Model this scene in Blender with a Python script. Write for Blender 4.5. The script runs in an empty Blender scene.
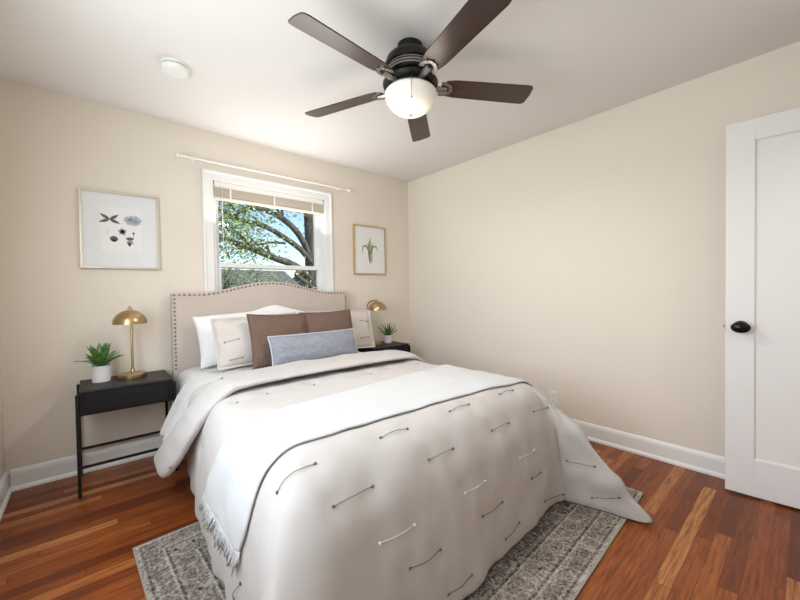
import bpy, bmesh, math, random
import numpy as np
from mathutils import Vector, Matrix, noise
from mathutils.bvhtree import BVHTree

random.seed(7)
SC = bpy.context.scene
COL = SC.collection
PI = math.pi

# ------------------------------------------------------------------ camera
F_PX, YAW, CAM_H, TILT, ROLL = 357.61, .7159, 1.1436, -.0201, .0151
s_, c_ = math.sin(YAW), math.cos(YAW)
F0, R0, UP = Vector((s_, c_, 0)), Vector((c_, -s_, 0)), Vector((0, 0, 1))
FW = F0*math.cos(TILT) + UP*math.sin(TILT)
U0 = UP*math.cos(TILT) - F0*math.sin(TILT)
RT = R0*math.cos(ROLL) - U0*math.sin(ROLL)
UU = R0*math.sin(ROLL) + U0*math.cos(ROLL)
cam = bpy.data.cameras.new('camera')
cam.sensor_width = 36
cam.lens = F_PX*36/800
cam.clip_start = .02
cam_o = bpy.data.objects.new('camera', cam)
COL.objects.link(cam_o)
cam_o.matrix_world = Matrix(((RT.x, UU.x, -FW.x, 0), (RT.y, UU.y, -FW.y, 0), (RT.z, UU.z, -FW.z, CAM_H), (0, 0, 0, 1)))
SC.camera = cam_o

# ------------------------------------------------------------------ light and exposure
SC.view_settings.view_transform = 'Standard'
SC.view_settings.look = 'None'
SC.view_settings.exposure = 0.12
SC.view_settings.gamma = 1.0
SC.view_settings.use_curve_mapping = False
W = bpy.data.worlds.new('world')
SC.world = W
W.use_nodes = True
wn = W.node_tree.nodes
wn.clear()
w_out = wn.new('ShaderNodeOutputWorld')
w_bg = wn.new('ShaderNodeBackground')
w_sky = wn.new('ShaderNodeTexSky')
w_sky.sky_type = 'NISHITA'
w_sky.sun_disc = False
w_sky.sun_elevation = math.radians(48)
w_sky.sun_rotation = math.radians(200)
w_sky.air_density = 1.0
w_bg.inputs['Strength'].default_value = .20
W.node_tree.links.new(w_sky.outputs[0], w_bg.inputs[0])
W.node_tree.links.new(w_bg.outputs[0], w_out.inputs[0])


def lamp(kind, name, loc, energy, color=(1, 1, 1), aim=None, size=None, size_y=None):
    l = bpy.data.lights.new(name, kind)
    l.energy = energy
    l.color = color
    o = bpy.data.objects.new(name, l)
    COL.objects.link(o)
    o.location = loc
    if aim:
        o.rotation_euler = Vector(aim).to_track_quat('-Z', 'Y').to_euler()
    if kind == 'AREA':
        l.shape = 'RECTANGLE'
        l.size = size
        l.size_y = size_y or size
    elif size is not None and kind == 'POINT':
        l.shadow_soft_size = size
    return o


sun = lamp('SUN', 'sun', (3, -4, 8), 4.0, (1, .95, .88), aim=(-.25, .75, -.75))
sun.data.angle = math.radians(1)
# added fill lights inside an assumed side window (beside the camera) and inside the back window; an added fill light in the hall behind the camera
lamp('AREA', 'assumed_side_window_fill', (-.385, 1.22, 1.42), 35, (.865, .955, 1), aim=(1, 0, -.10), size=1.45, size_y=1.20)  # added fill standing in for daylight, just inside the assumed window
lamp('AREA', 'ceiling_fill_light', (1.255, 2.99, 1.62), 7.2, (1, .95, .90), aim=(0, -.62, .78), size=.92, size_y=.34)  # added fill floating in the room before the window, aimed at the ceiling
lamp('AREA', 'hall_fill_light', (1.62, -1.05, 2.38), 18, (1, .98, .97), aim=(.3, .4, -1), size=.85, size_y=.6)

# ------------------------------------------------------------------ dimensions
XL, XR, YB, YF, H = -.397, 2.864, 3.124, -.47, 2.44
FX, FY = 1.306, 1.392            # fan axis


# ------------------------------------------------------------------ material helpers
def mat(name, color=(.8, .8, .8), rough=.5, metal=0, spec=.5, **kw):
    m = bpy.data.materials.new(name)
    m.use_nodes = True
    b = m.node_tree.nodes['Principled BSDF']
    b.inputs['Base Color'].default_value = (*color, 1)
    b.inputs['Roughness'].default_value = rough
    b.inputs['Metallic'].default_value = metal
    b.inputs['Specular IOR Level'].default_value = spec
    for k, v in kw.items():
        b.inputs[k].default_value = v
    return m


class NT:
    """tiny node-graph helper"""
    def __init__(s, m):
        s.t = m.node_tree
        s.b = s.t.nodes['Principled BSDF']

    def n(s, typ, **kw):
        nd = s.t.nodes.new('ShaderNode'+typ)
        for k, v in kw.items():
            setattr(nd, k, v)
        return nd

    def set(s, sock, v):
        if isinstance(v, bpy.types.NodeSocket):
            s.t.links.new(v, sock)
        elif v is not None:
            sock.default_value = v

    def math(s, op, a, b=None, c=None):
        nd = s.n('Math', operation=op)
        s.set(nd.inputs[0], a)
        s.set(nd.inputs[1], b)
        s.set(nd.inputs[2], c)
        return nd.outputs[0]

    def coord(s, which='Object'):
        return s.n('TexCoord').outputs[which]

    def xyz(s, v):
        nd = s.n('SeparateXYZ')
        s.set(nd.inputs[0], v)
        return nd.outputs

    def comb(s, x=0., y=0., z=0.):
        nd = s.n('CombineXYZ')
        for i, v in enumerate((x, y, z)):
            s.set(nd.inputs[i], v)
        return nd.outputs[0]

    def scale(s, v, k):
        nd = s.n('Mapping')
        s.set(nd.inputs[0], v)
        nd.inputs['Scale'].default_value = k if hasattr(k, '__len__') else (k, k, k)
        return nd.outputs[0]

    def noise(s, v, scale, detail=3, rough=.5):
        nd = s.n('TexNoise')
        s.set(nd.inputs['Vector'], v)
        nd.inputs['Scale'].default_value = scale
        nd.inputs['Detail'].default_value = detail
        nd.inputs['Roughness'].default_value = rough
        return nd.outputs[0]

    def ramp(s, f, stops):
        nd = s.n('ValToRGB')
        s.set(nd.inputs[0], f)
        e = nd.color_ramp.elements
        while len(e) < len(stops):
            e.new(.5)
        for el, (p, c) in zip(e, stops):
            el.position = p
            el.color = (*c, 1) if len(c) == 3 else c
        return nd.outputs[0]

    def mix(s, f, a, b, mode='MIX'):
        nd = s.n('Mix', data_type='RGBA', blend_type=mode)
        s.set(nd.inputs[0], f)
        s.set(nd.inputs[6], a if isinstance(a, bpy.types.NodeSocket) else (*a, 1))
        s.set(nd.inputs[7], b if isinstance(b, bpy.types.NodeSocket) else (*b, 1))
        return nd.outputs[2]

    def color(s, c):
        s.set(s.b.inputs['Base Color'], c)

    def bump(s, h, strength=.3, dist=.01):
        nd = s.n('Bump')
        nd.inputs['Strength'].default_value = strength
        nd.inputs['Distance'].default_value = dist
        s.set(nd.inputs['Height'], h)
        s.t.links.new(nd.outputs[0], s.b.inputs['Normal'])


def fabric(name, color, var=.06, scale=350, bump=.25, rough=.9, sheen=.15):
    m = mat(name, color, rough, spec=.15)
    g = NT(m)
    v = g.coord()
    n1 = g.noise(v, scale, 2)
    n2 = g.noise(v, 9, 3)
    f = g.math('ADD', g.math('MULTIPLY', n1, .6), g.math('MULTIPLY', n2, .4))
    lo = tuple(max(0, c*(1-var)) for c in color)
    hi = tuple(min(1, c*(1+var)) for c in color)
    g.color(g.ramp(f, [(.3, lo), (.7, hi)]))
    g.bump(n1, bump, .002)
    m.node_tree.nodes['Principled BSDF'].inputs['Sheen Weight'].default_value = sheen
    return m


M = {}
# painted surfaces
M['wall'] = mat('beige_wall_paint', (.815, .742, .655), .75, spec=.25)
g = NT(M['wall']); v = g.coord(); n1 = g.noise(v, 160, 2)
g.bump(n1, .06, .002)
M['ceiling'] = mat('ceiling_paint', (.80, .775, .76), .85, spec=.2)
g = NT(M['ceiling']); g.bump(g.noise(g.coord(), 120, 2), .06, .002)
M['trim'] = mat('white_trim_paint', (.86, .86, .85), .35)
M['door'] = mat('white_door_paint', (.82, .82, .82), .38)
M['white'] = mat('white_plastic', (.85, .84, .82), .4)
M['sash'] = mat('white_vinyl', (.86, .86, .86), .35)
M['blind'] = mat('cream_blind_slat', (.70, .63, .54), .5)
M['headrail'] = mat('blind_headrail_enamel', (.86, .84, .80), .4)
M['dark_grey'] = mat('detector_vent_grey', (.25, .25, .25), .7)  # plain dark grey of the vent ring and outlet slots

# oak strip floor, strips along X
M['floor'] = mat('red_oak_strip_floor', (.3, .1, .04), .3, spec=.28)
g = NT(M['floor'])
v = g.coord()
X = g.xyz(v)
row = g.math('FLOOR', g.math('DIVIDE', X[1], .0572))
wn1 = g.n('TexWhiteNoise', noise_dimensions='1D'); g.set(wn1.inputs['W'], row)
xo = g.math('ADD', X[0], g.math('MULTIPLY', wn1.outputs[0], 3.7))
wl = g.math('ADD', .55, g.math('MULTIPLY', wn1.outputs[0], .5))
colf = g.math('DIVIDE', xo, wl)
colm = g.math('FLOOR', colf)
wn2 = g.n('TexWhiteNoise', noise_dimensions='2D'); g.set(wn2.inputs['Vector'], g.comb(row, colm))
tone = g.ramp(wn2.outputs[0], [(0, (.125, .028, .007)), (.25, (.235, .058, .013)), (.6, (.305, .080, .018)), (.85, (.40, .128, .032)), (1, (.52, .215, .070))])
gv = g.comb(g.math('ADD', X[0], g.math('MULTIPLY', wn2.outputs[0], 31)), g.math('MULTIPLY', X[1], 14), row)
grain = g.noise(gv, 5, 6, .65)
grain2 = g.noise(g.scale(v, (2.5, 60, 1)), 3, 4, .6)
gr = g.math('ADD', g.math('MULTIPLY', grain, .65), g.math('MULTIPLY', grain2, .35))
tone2 = g.mix(g.ramp(gr, [(.36, (.85, .85, .85)), (.56, (0, 0, 0))]), tone, (.085, .018, .005))
fr = g.math('FRACT', g.math('DIVIDE', X[1], .0572))
edge = g.math('LESS_THAN', g.math('MINIMUM', fr, g.math('SUBTRACT', 1, fr)), .014)
fx = g.math('FRACT', colf)
edge2 = g.math('LESS_THAN', fx, .003)
eg = g.math('MAXIMUM', edge, edge2)
g.color(g.mix(g.math('MULTIPLY', eg, .75), tone2, (.03, .01, .004)))
g.set(g.b.inputs['Roughness'], g.math('ADD', .24, g.math('MULTIPLY', gr, .16)))
g.bump(g.math('ADD', g.math('MULTIPLY', gr, .25), g.math('SUBTRACT', 1, eg)), .15, .002)

# wood, black
M['blackwood'] = mat('black_stained_wood', (.018, .017, .017), .5, spec=.25)
g = NT(M['blackwood']); gr = g.noise(g.scale(g.coord(), (3, 45, 45)), 4, 5, .6)
g.color(g.ramp(gr, [(.3, (.004, .004, .0045)), (.7, (.013, .0125, .0125))])); g.bump(gr, .25, .002)
M['tabletop'] = mat('charcoal_wood_top', (.05, .045, .043), .5, spec=.3)
g = NT(M['tabletop']); gr = g.noise(g.scale(g.coord(), (3, 40, 40)), 4, 5, .6)
g.color(g.ramp(gr, [(.3, (.014, .013, .0125)), (.7, (.050, .044, .041))])); g.bump(gr, .2, .002)
M['blackmetal'] = mat('black_metal', (.008, .008, .009), .45, .3)
M['brass'] = mat('brushed_brass', (.47, .34, .185), .30, 1.0)
g = NT(M['brass']); g.bump(g.noise(g.scale(g.coord(), (3, 3, 400)), 3, 2), .08, .001)
M['gold'] = mat('gold_frame', (.62, .47, .25), .35, .8)
M['champagne'] = mat('champagne_frame', (.66, .60, .50), .35, .75)
M['bronze'] = mat('dark_bronze', (.030, .027, .026), .38, .7)
M['bandmetal'] = mat('pewter_band', (.30, .29, .28), .3, .9)
M['knob'] = mat('oil_rubbed_bronze', (.020, .014, .012), .25, .8)
M['steel'] = mat('dull_steel', (.4, .38, .35), .4, .9)
# fan blades: dark walnut
M['blade'] = mat('dark_walnut_blade', (.06, .022, .013), .30, spec=.7)
g = NT(M['blade']); gr = g.noise(g.scale(g.coord(), (3, 55, 20)), 4, 6, .65)
g.color(g.ramp(gr, [(.3, (.016, .008, .007)), (.5, (.034, .015, .011)), (.7, (.062, .027, .019))]))
M['globe'] = mat('frosted_glass_globe', (.80, .77, .72), .45)
g = NT(M['globe'])
g.b.inputs['Subsurface Weight'].default_value = 0
g.b.inputs['Emission Color'].default_value = (1, .88, .68, 1)
g.b.inputs['Emission Strength'].default_value = .10
# textiles
M['headboard'] = fabric('beige_linen_upholstery', (.60, .515, .46), .07, 500, .3)
M['nail'] = mat('bronze_nailhead', (.30, .245, .20), .35, .85)
M['comforter'] = fabric('oatmeal_linen_comforter', (.525, .498, .482), .05, 420, .22)
M['sham'] = fabric('oatmeal_sham_linen', (.62, .565, .53), .05, 420, .22)
M['whitecotton'] = fabric('white_cotton', (.83, .83, .83), .03, 400, .15)
M['throw'] = fabric('white_knit_throw', (.575, .585, .595), .03, 260, .6)
M['thread'] = mat('brown_thread', (.15, .10, .08), .8)
M['palethread'] = mat('cream_thread', (.85, .83, .78), .8)
# white waffle coverlet
M['waffle'] = mat('white_waffle_cotton', (.84, .84, .83), .9, spec=.15)
g = NT(M['waffle']); X = g.xyz(g.coord())
hh = g.math('ADD', g.math('SINE', g.math('MULTIPLY', X[1], 420)), g.math('MULTIPLY', g.math('SINE', g.math('MULTIPLY', g.math('ADD', X[0], X[2]), 420)), .6))
g.color(g.ramp(g.math('MULTIPLY_ADD', hh, .3, .5), [(0.05, (.62, .62, .62)), (.45, (.84, .84, .835))]))
g.bump(hh, .5, .004)
# brown waffle cushions
M['brown'] = mat('brown_waffle_cotton', (.20, .12, .085), .92, spec=.12)
g = NT(M['brown']); X = g.xyz(g.coord())
hh = g.math('ADD', g.math('SINE', g.math('MULTIPLY', X[0], 520)), g.math('SINE', g.math('MULTIPLY', X[2], 520)))
g.color(g.ramp(g.math('MULTIPLY_ADD', hh, .25, .5), [(.1, (.135, .086, .068)), (.7, (.205, .133, .108))]))
g.bump(hh, .4, .003)
# blue slub weave
M['blue'] = mat('blue_slub_weave', (.3, .35, .42), .92, spec=.12)
g = NT(M['blue']); v = g.coord()
a = g.noise(g.scale(v, (14, 1, 260)), 1.6, 4, .7); b = g.noise(g.scale(v, (260, 1, 14)), 1.6, 4, .7)
f = g.math('ADD', g.math('MULTIPLY', a, .5), g.math('MULTIPLY', b, .5))
g.color(g.ramp(f, [(.36, (.165, .175, .225)), (.5, (.275, .285, .335)), (.64, (.45, .46, .485))])); g.bump(f, .5, .003)
M['bluetrim'] = fabric('pale_blue_edge', (.55, .58, .62), .05)
# rug
M['rug'] = mat('distressed_grey_rug', (.3, .28, .25), .95, spec=.1)
g = NT(M['rug']); v = g.coord(); X = g.xyz(v)
RW, RD = 2.124, 1.485
ex = g.math('SUBTRACT', RW/2, g.math('ABSOLUTE', X[0])); ey = g.math('SUBTRACT', RD/2, g.math('ABSOLUTE', X[1]))
ed = g.math('MINIMUM', ex, ey)                       # distance to the rug's edge
bands = g.ramp(g.math('MULTIPLY', ed, 2.2), [(0, (.75,)*3), (.035, (.75,)*3), (.05, (.20,)*3), (.075, (.62,)*3), (.09, (.45,)*3), (.20, (.50,)*3), (.215, (.85,)*3), (.235, (.15,)*3), (.26, (.60,)*3), (.30, (.42,)*3),
                                             (.44, (.46,)*3), (.455, (.88,)*3), (.475, (.12,)*3), (.50, (.55,)*3), (.54, (.25,)*3), (1, (.50,)*3)])
wob = g.n('VectorMath', operation='ADD'); g.set(wob.inputs[0], v); wn_ = g.n('TexNoise'); g.set(wn_.inputs['Vector'], v); wn_.inputs['Scale'].default_value = 14; wn_.inputs['Detail'].default_value = 4
sc_ = g.n('VectorMath', operation='SCALE'); g.set(sc_.inputs[0], wn_.outputs[1]); sc_.inputs['Scale'].default_value = .055; g.set(wob.inputs[1], sc_.outputs[0]); wv_ = wob.outputs[0]


def voro(scale, feature):
    n_ = g.n('TexVoronoi', feature=feature); g.set(n_.inputs['Vector'], wv_); n_.inputs['Scale'].default_value = scale
    return n_.outputs[0]


line1 = g.ramp(voro(16, 'DISTANCE_TO_EDGE'), [(.02, (1, 1, 1)), (.075, (0, 0, 0))])
line2 = g.ramp(voro(42, 'DISTANCE_TO_EDGE'), [(.04, (1, 1, 1)), (.14, (0, 0, 0))])
ros = g.math('SINE', g.math('MULTIPLY', voro(9.5, 'F1'), 42))
dots = g.ramp(voro(21, 'F1'), [(.10, (1, 1, 1)), (.19, (0, 0, 0))])
nz = g.noise(v, 95, 5, .75); nz2 = g.noise(v, 7, 4, .6); nz3 = g.noise(v, 320, 2, .6)
val = g.math('MULTIPLY_ADD', g.math('SUBTRACT', bands, .5), .62, .50)
val = g.math('MULTIPLY_ADD', ros, .06, val)
val = g.math('MULTIPLY_ADD', line1, .17, val)
val = g.math('MULTIPLY_ADD', line2, -.10, val)
val = g.math('MULTIPLY_ADD', g.math('SUBTRACT', nz, .5), 1.0, val)
val = g.math('MULTIPLY_ADD', g.math('SUBTRACT', nz3, .5), .9, val)
val = g.math('MULTIPLY_ADD', g.math('SUBTRACT', nz2, .5), .55, val)
val = g.math('MULTIPLY_ADD', g.math('MULTIPLY', dots, g.math('GREATER_THAN', nz2, .5)), -.55, val)
g.color(g.ramp(val, [(.14, (.040, .034, .030)), (.32, (.140, .118, .100)), (.50, (.265, .230, .202)), (.69, (.40, .360, .320)), (.86, (.53, .49, .44))]))
g.bump(g.math('ADD', nz3, nz), .5, .004)
M['rugedge'] = fabric('rug_binding', (.36, .33, .29), .08)
# art
M['paper'] = mat('art_paper', (.83, .83, .83), .5)
M['matboard'] = mat('white_mat_board', (.79, .80, .82), .6)
M['inkdark'] = mat('charcoal_ink', (.13, .12, .125), .8)
M['inkgrey'] = mat('grey_ink', (.33, .33, .36), .8)
M['inkblue'] = mat('grey_blue_ink', (.42, .46, .54), .8)
M['inkgreen'] = mat('sage_green_ink', (.20, .25, .10), .8)
M['inkolive'] = mat('olive_ink', (.36, .36, .18), .8)
# plants
M['pot'] = mat('white_ceramic', (.82, .82, .82), .3)
M['soil'] = mat('soil', (.03, .02, .014), .95)
M['fern'] = mat('fern_green', (.07, .20, .03), .55)
g = NT(M['fern']); g.color(g.ramp(g.noise(g.coord(), 30, 2), [(.35, (.028, .10, .014)), (.65, (.13, .30, .05))]))
M['succulent'] = mat('succulent_green', (.09, .16, .06), .5)
g = NT(M['succulent']); g.color(g.ramp(g.noise(g.coord(), 30, 2), [(.35, (.045, .095, .03)), (.65, (.16, .24, .09))]))
# outdoors
M['bark'] = mat('tree_bark', (.10, .085, .07), .9)
g = NT(M['bark']); nn = g.noise(g.scale(g.coord(), (1, 1, .25)), 14, 5); g.color(g.ramp(nn, [(.35, (.055, .048, .042)), (.7, (.19, .165, .14))])); g.bump(nn, .6, .03)
M['leaf'] = mat('spring_leaf', (.24, .36, .07), .55)
g = NT(M['leaf']); g.color(g.ramp(g.noise(g.coord(), 2.2, 3), [(.35, (.25, .36, .13)), (.65, (.52, .60, .30))]))
g.b.inputs['Transmission Weight'].default_value = 0
M['siding'] = mat('pale_siding', (.62, .60, .56), .8)
M['shingle'] = mat('grey_shingles', (.22, .21, .21), .9)
g = NT(M['shingle']); g.color(g.ramp(g.noise(g.coord(), 9, 5), [(.3, (.085, .085, .08)), (.7, (.19, .19, .18))]))
M['lawn'] = mat('lawn', (.13, .20, .05), .95)
g = NT(M['lawn']); g.color(g.ramp(g.noise(g.coord(), 4, 5), [(.3, (.08, .14, .03)), (.7, (.22, .28, .09))]))
M['fence'] = mat('weathered_fence_wood', (.22, .19, .16), .9)
M['darkglass'] = mat('dark_window_glass', (.03, .035, .04), .1)
# clear glass: refracts nothing visible, keeps a faint reflection
M['glass'] = bpy.data.materials.new('window_glass'); M['glass'].use_nodes = True
t = M['glass'].node_tree; t.nodes.clear()
o_ = t.nodes.new('ShaderNodeOutputMaterial'); mx = t.nodes.new('ShaderNodeMixShader'); tr = t.nodes.new('ShaderNodeBsdfTransparent'); gl = t.nodes.new('ShaderNodeBsdfGlossy')
gl.inputs['Roughness'].default_value = .0; mx.inputs[0].default_value = .006
tr.inputs[0].default_value = (.97, .98, .98, 1)
t.links.new(tr.outputs[0], mx.inputs[1]); t.links.new(gl.outputs[0], mx.inputs[2]); t.links.new(mx.outputs[0], o_.inputs[0])


# ------------------------------------------------------------------ geometry helpers
class MB:
    def __init__(s):
        s.v, s.f, s.mi = [], [], []
        s.cur = 0

    def add(s, verts, faces):
        o = len(s.v)
        s.v += [tuple(p) for p in verts]
        s.f += [tuple(i+o for i in f) for f in faces]
        s.mi += [s.cur]*len(faces)
        return s

    def box(s, x0, x1, y0, y1, z0, z1, mtx=None):
        v = [(x, y, z) for z in (z0, z1) for y in (y0, y1) for x in (x0, x1)]
        if mtx:
            v = [mtx @ Vector(p) for p in v]
        return s.add(v, [(0, 2, 3, 1), (4, 5, 7, 6), (0, 1, 5, 4), (2, 6, 7, 3), (0, 4, 6, 2), (1, 3, 7, 5)])

    def lathe(s, prof, n=32, c=(0, 0, 0), mtx=None):
        vs, fs = [], []
        for r, z in prof:
            for i in range(n):
                a = 2*PI*i/n
                p = Vector((r*math.cos(a), r*math.sin(a), z))
                if mtx:
                    p = mtx @ p
                vs.append((p[0]+c[0], p[1]+c[1], p[2]+c[2]))
        for k in range(len(prof)-1):
            for i in range(n):
                j = (i+1) % n
                fs.append((k*n+i, k*n+j, (k+1)*n+j, (k+1)*n+i))
        if prof[0][0] > 1e-5:
            fs.append(tuple(range(n-1, -1, -1)))
        if prof[-1][0] > 1e-5:
            fs.append(tuple((len(prof)-1)*n+i for i in range(n)))
        return s.add(vs, fs)

    def tube(s, pts, rad, n=8, cap=True):
        pts = [Vector(p) for p in pts]
        rad = rad if hasattr(rad, '__len__') else [rad]*len(pts)
        vs, fs = [], []
        up = None
        for i, p in enumerate(pts):
            d = (pts[min(i+1, len(pts)-1)]-pts[max(i-1, 0)]).normalized()
            if up is None:
                up = Vector((0, 0, 1)) if abs(d.z) < .9 else Vector((1, 0, 0))
            a = d.cross(up).normalized()
            b = a.cross(d).normalized()
            up = b
            for k in range(n):
                t = 2*PI*k/n
                vs.append(p+(a*math.cos(t)+b*math.sin(t))*rad[i])
        for i in range(len(pts)-1):
            for k in range(n):
                j = (k+1) % n
                fs.append((i*n+k, i*n+j, (i+1)*n+j, (i+1)*n+k))
        if cap:
            fs.append(tuple(range(n-1, -1, -1)))
            fs.append(tuple((len(pts)-1)*n+k for k in range(n)))
        return s.add(vs, fs)

    def ball(s, c, r, n=10, m=6, sc=(1, 1, 1)):
        prof = [(max(1e-6, math.sin(PI*i/m))*r, -math.cos(PI*i/m)*r) for i in range(m+1)]
        prof[0] = (1e-6, -r)
        prof[-1] = (1e-6, r)
        return s.lathe(prof, n, c, Matrix.Diagonal((*sc,)).to_3x3() if sc != (1, 1, 1) else None)

    def poly(s, pts):
        return s.add(pts, [tuple(range(len(pts)))])

    def build(s, name, m, parent=None, smooth=False, bevel=0, subsurf=0, solid=0, seg=2, loc=None, offset=-1):
        me = bpy.data.meshes.new(name)
        me.from_pydata(s.v, [], s.f)
        me.validate()
        bm = bmesh.new()
        bm.from_mesh(me)
        bmesh.ops.remove_doubles(bm, verts=bm.verts, dist=1e-6)
        bmesh.ops.recalc_face_normals(bm, faces=bm.faces)
        bm.to_mesh(me)
        bm.free()
        mats = m if isinstance(m, (list, tuple)) else [m]
        for q in mats:
            me.materials.append(q)
        if len(mats) > 1 and len(me.polygons) == len(s.mi):
            for p, i in zip(me.polygons, s.mi):
                p.material_index = i
        o = bpy.data.objects.new(name, me)
        COL.objects.link(o)
        if parent:
            o.parent = parent
        if loc:
            o.location = loc
        if smooth:
            for p in me.polygons:
                p.use_smooth = True
        if smooth == 'auto':
            e = o.modifiers.new('edge split', 'EDGE_SPLIT')
            e.split_angle = math.radians(35)
        if solid:
            q = o.modifiers.new('solidify', 'SOLIDIFY')
            q.thickness = solid
            q.offset = offset
        if bevel:
            q = o.modifiers.new('bevel', 'BEVEL')
            q.width = bevel
            q.segments = seg
            q.limit_method = 'ANGLE'
        if subsurf:
            q = o.modifiers.new('subsurf', 'SUBSURF')
            q.levels = q.render_levels = subsurf
        return o


def tag(o, label=None, cat=None, group=None, kind=None):
    if label:
        o['label'] = label
    if cat:
        o['category'] = cat
    if group:
        o['group'] = group
    if kind:
        o['kind'] = kind
    return o


def thing(name, loc, label, cat, group=None, rz=0, kind=None):
    o = bpy.data.objects.new(name, None)
    COL.objects.link(o)
    o.empty_display_size = .1
    o.location = loc
    o.rotation_euler = (0, 0, rz)
    return tag(o, label, cat, group, kind)


def struct(name, mb, m, label=None, cat=None, **kw):
    return tag(mb.build(name, m, **kw), label, cat, kind='structure')


def cr(keys, t):
    """Catmull-Rom through keys at parameter t in [0, len-1]"""
    n = len(keys)-1
    i = min(int(t), n-1)
    u = t-i
    k = np.asarray(keys, float)
    p1, p2 = k[i], k[i+1]
    p0 = k[i-1] if i > 0 else 2*p1-p2
    p3 = k[i+2] if i+2 <= n else 2*p2-p1
    return .5*((2*p1)+(-p0+p2)*u+(2*p0-5*p1+4*p2-p3)*u*u+(-p0+3*p1-3*p2+p3)*u**3)


def N3(x, y, z):
    return noise.noise(Vector((x, y, z)))


# ------------------------------------------------------------------ room shell
T = .13
struct('floor', MB().box(XL-T, XR+T, -1.75, YB+T, -.12, 0), M['floor'], 'glossy red-brown oak strip floor of the bedroom', 'floor')
struct('ceiling', MB().box(XL-T, XR+T, -1.75, YB+T, H, H+.12), M['ceiling'], 'smooth off-white painted ceiling above the bed', 'ceiling')
WX0, WX1, WZ0, WZ1 = .760, 1.752, .80, 2.058          # opening of the back window
b = MB()
b.box(XL-T, WX0, YB, YB+T, 0, H); b.box(WX1, XR+T, YB, YB+T, 0, H); b.box(WX0, WX1, YB, YB+T, 0, WZ0); b.box(WX0, WX1, YB, YB+T, WZ1, H)
struct('wall_back', b, M['wall'], 'beige wall behind the headboard, with the window', 'wall')
struct('wall_right', MB().box(XR, XR+T, -1.75, YB, 0, H), M['wall'], 'plain beige wall to the right of the bed', 'wall')
LY0, LY1, LZ0, LZ1 = .46, 1.98, .80, 2.03            # assumed side window, left of the bed foot, out of view
b = MB()
b.box(XL-T, XL, -1.75, LY0, 0, H); b.box(XL-T, XL, LY1, YB, 0, H); b.box(XL-T, XL, LY0, LY1, 0, LZ0); b.box(XL-T, XL, LY0, LY1, LZ1, H)
struct('wall_left', b, M['wall'], 'beige wall at the left end of the back wall', 'wall')
DX0, DX1 = 1.93, 2.745
b = MB()
b.box(XL, DX0, YF-T, YF, 0, H); b.box(DX1, XR, YF-T, YF, 0, H); b.box(DX0, DX1, YF-T, YF, 2.06, H)
struct('wall_front', b, M['wall'], 'beige wall with the doorway, facing the bed foot', 'wall')
struct('wall_hall', MB().box(XL, XR, -1.75, -1.62, 0, H), M['wall'], 'beige hall wall beyond the doorway', 'wall')


def baseboard(name, p0, p1, nrm, label):
    """moulded board along p0-p1 on a wall whose inward normal is nrm"""
    prof = [(0, 0), (.026, 0), (.026, .012), (.020, .022), (.014, .026), (.014, .098), (.011, .112), (.006, .122), (0, .126)]
    b = MB()
    vs = []
    for p in (p0, p1):
        for d, z in prof:
            vs.append((p[0]+nrm[0]*d, p[1]+nrm[1]*d, z))
    n = len(prof)
    fs = [(i, i+1, n+i+1, n+i) for i in range(n-1)]+[tuple(range(n)), tuple(range(2*n-1, n-1, -1))]
    b.add(vs, fs)
    return struct(name, b, M['trim'], label, 'baseboard')


baseboard('baseboard_back', (XL+.02, YB), (XR-.02, YB), (0, -1), 'white moulded baseboard running under the window wall')
baseboard('baseboard_right', (XR, YF), (XR, YB), (-1, 0), 'white moulded baseboard along the plain right wall')
baseboard('baseboard_left', (XL, YF), (XL, YB), (1, 0), 'short stretch of white baseboard at the left edge')

# ------------------------------------------------------------------ back window
w = tag(thing('window_1', ((WX0+WX1)/2, YB, WZ0), 'white double-hung window behind the headboard', 'window'), kind='structure')


def rel(b, o):
    b.v = [(p[0]-o[0], p[1]-o[1], p[2]-o[2]) for p in b.v]
    return b


wo = w.location
cw = .068
b = MB()
b.box(WX0-cw, WX0, YB-.018, YB, WZ0-.02, WZ1+cw); b.box(WX1, WX1+cw, YB-.018, YB, WZ0-.02, WZ1+cw)
b.box(WX0, WX1, YB-.018, YB, WZ1, WZ1+cw)
b.box(WX0-cw-.008, WX0-cw+.012, YB-.026, YB, WZ0-.02, WZ1+cw); b.box(WX1+cw-.012, WX1+cw+.008, YB-.026, YB, WZ0-.02, WZ1+cw)
b.box(WX0-cw-.008, WX1+cw+.008, YB-.026, YB, WZ1+cw-.012, WZ1+cw+.008)
rel(b, wo).build('casing', M['trim'], w, bevel=.004)
b = MB()
b.box(WX0-cw-.03, WX1+cw+.03, YB-.05, YB+.06, WZ0-.03, WZ0); b.box(WX0-cw, WX1+cw, YB-.016, YB, WZ0-.12, WZ0-.03)
rel(b, wo).build('window_sill', M['trim'], w, bevel=.004)
b = MB()
b.box(WX0, WX0+.02, YB, YB+T, WZ0, WZ1); b.box(WX1-.02, WX1, YB, YB+T, WZ0, WZ1); b.box(WX0, WX1, YB, YB+T, WZ1-.02, WZ1)
rel(b, wo).build('jamb', M['sash'], w)
ZM = 1.392


def sash(name, y, z0, z1, rb, rt):
    b = MB()
    x0, x1 = WX0+.02, WX1-.02
    b.box(x0, x0+.04, y, y+.035, z0, z1); b.box(x1-.04, x1, y, y+.035, z0, z1)
    b.box(x0+.04, x1-.04, y, y+.035, z0, z0+rb); b.box(x0+.04, x1-.04, y, y+.035, z1-rt, z1)
    sh = rel(b, wo).build(name, M['sash'], w, bevel=.003)
    rel(MB().box(x0+.04, x1-.04, y+.014, y+.02, z0+rb, z1-rt), wo).build('pane', M['glass'], sh)


sash('lower_sash', YB+.035, WZ0+.002, ZM+.018, .05, .035)
sash('upper_sash', YB+.075, ZM-.018, WZ1-.02, .035, .04)

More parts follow.
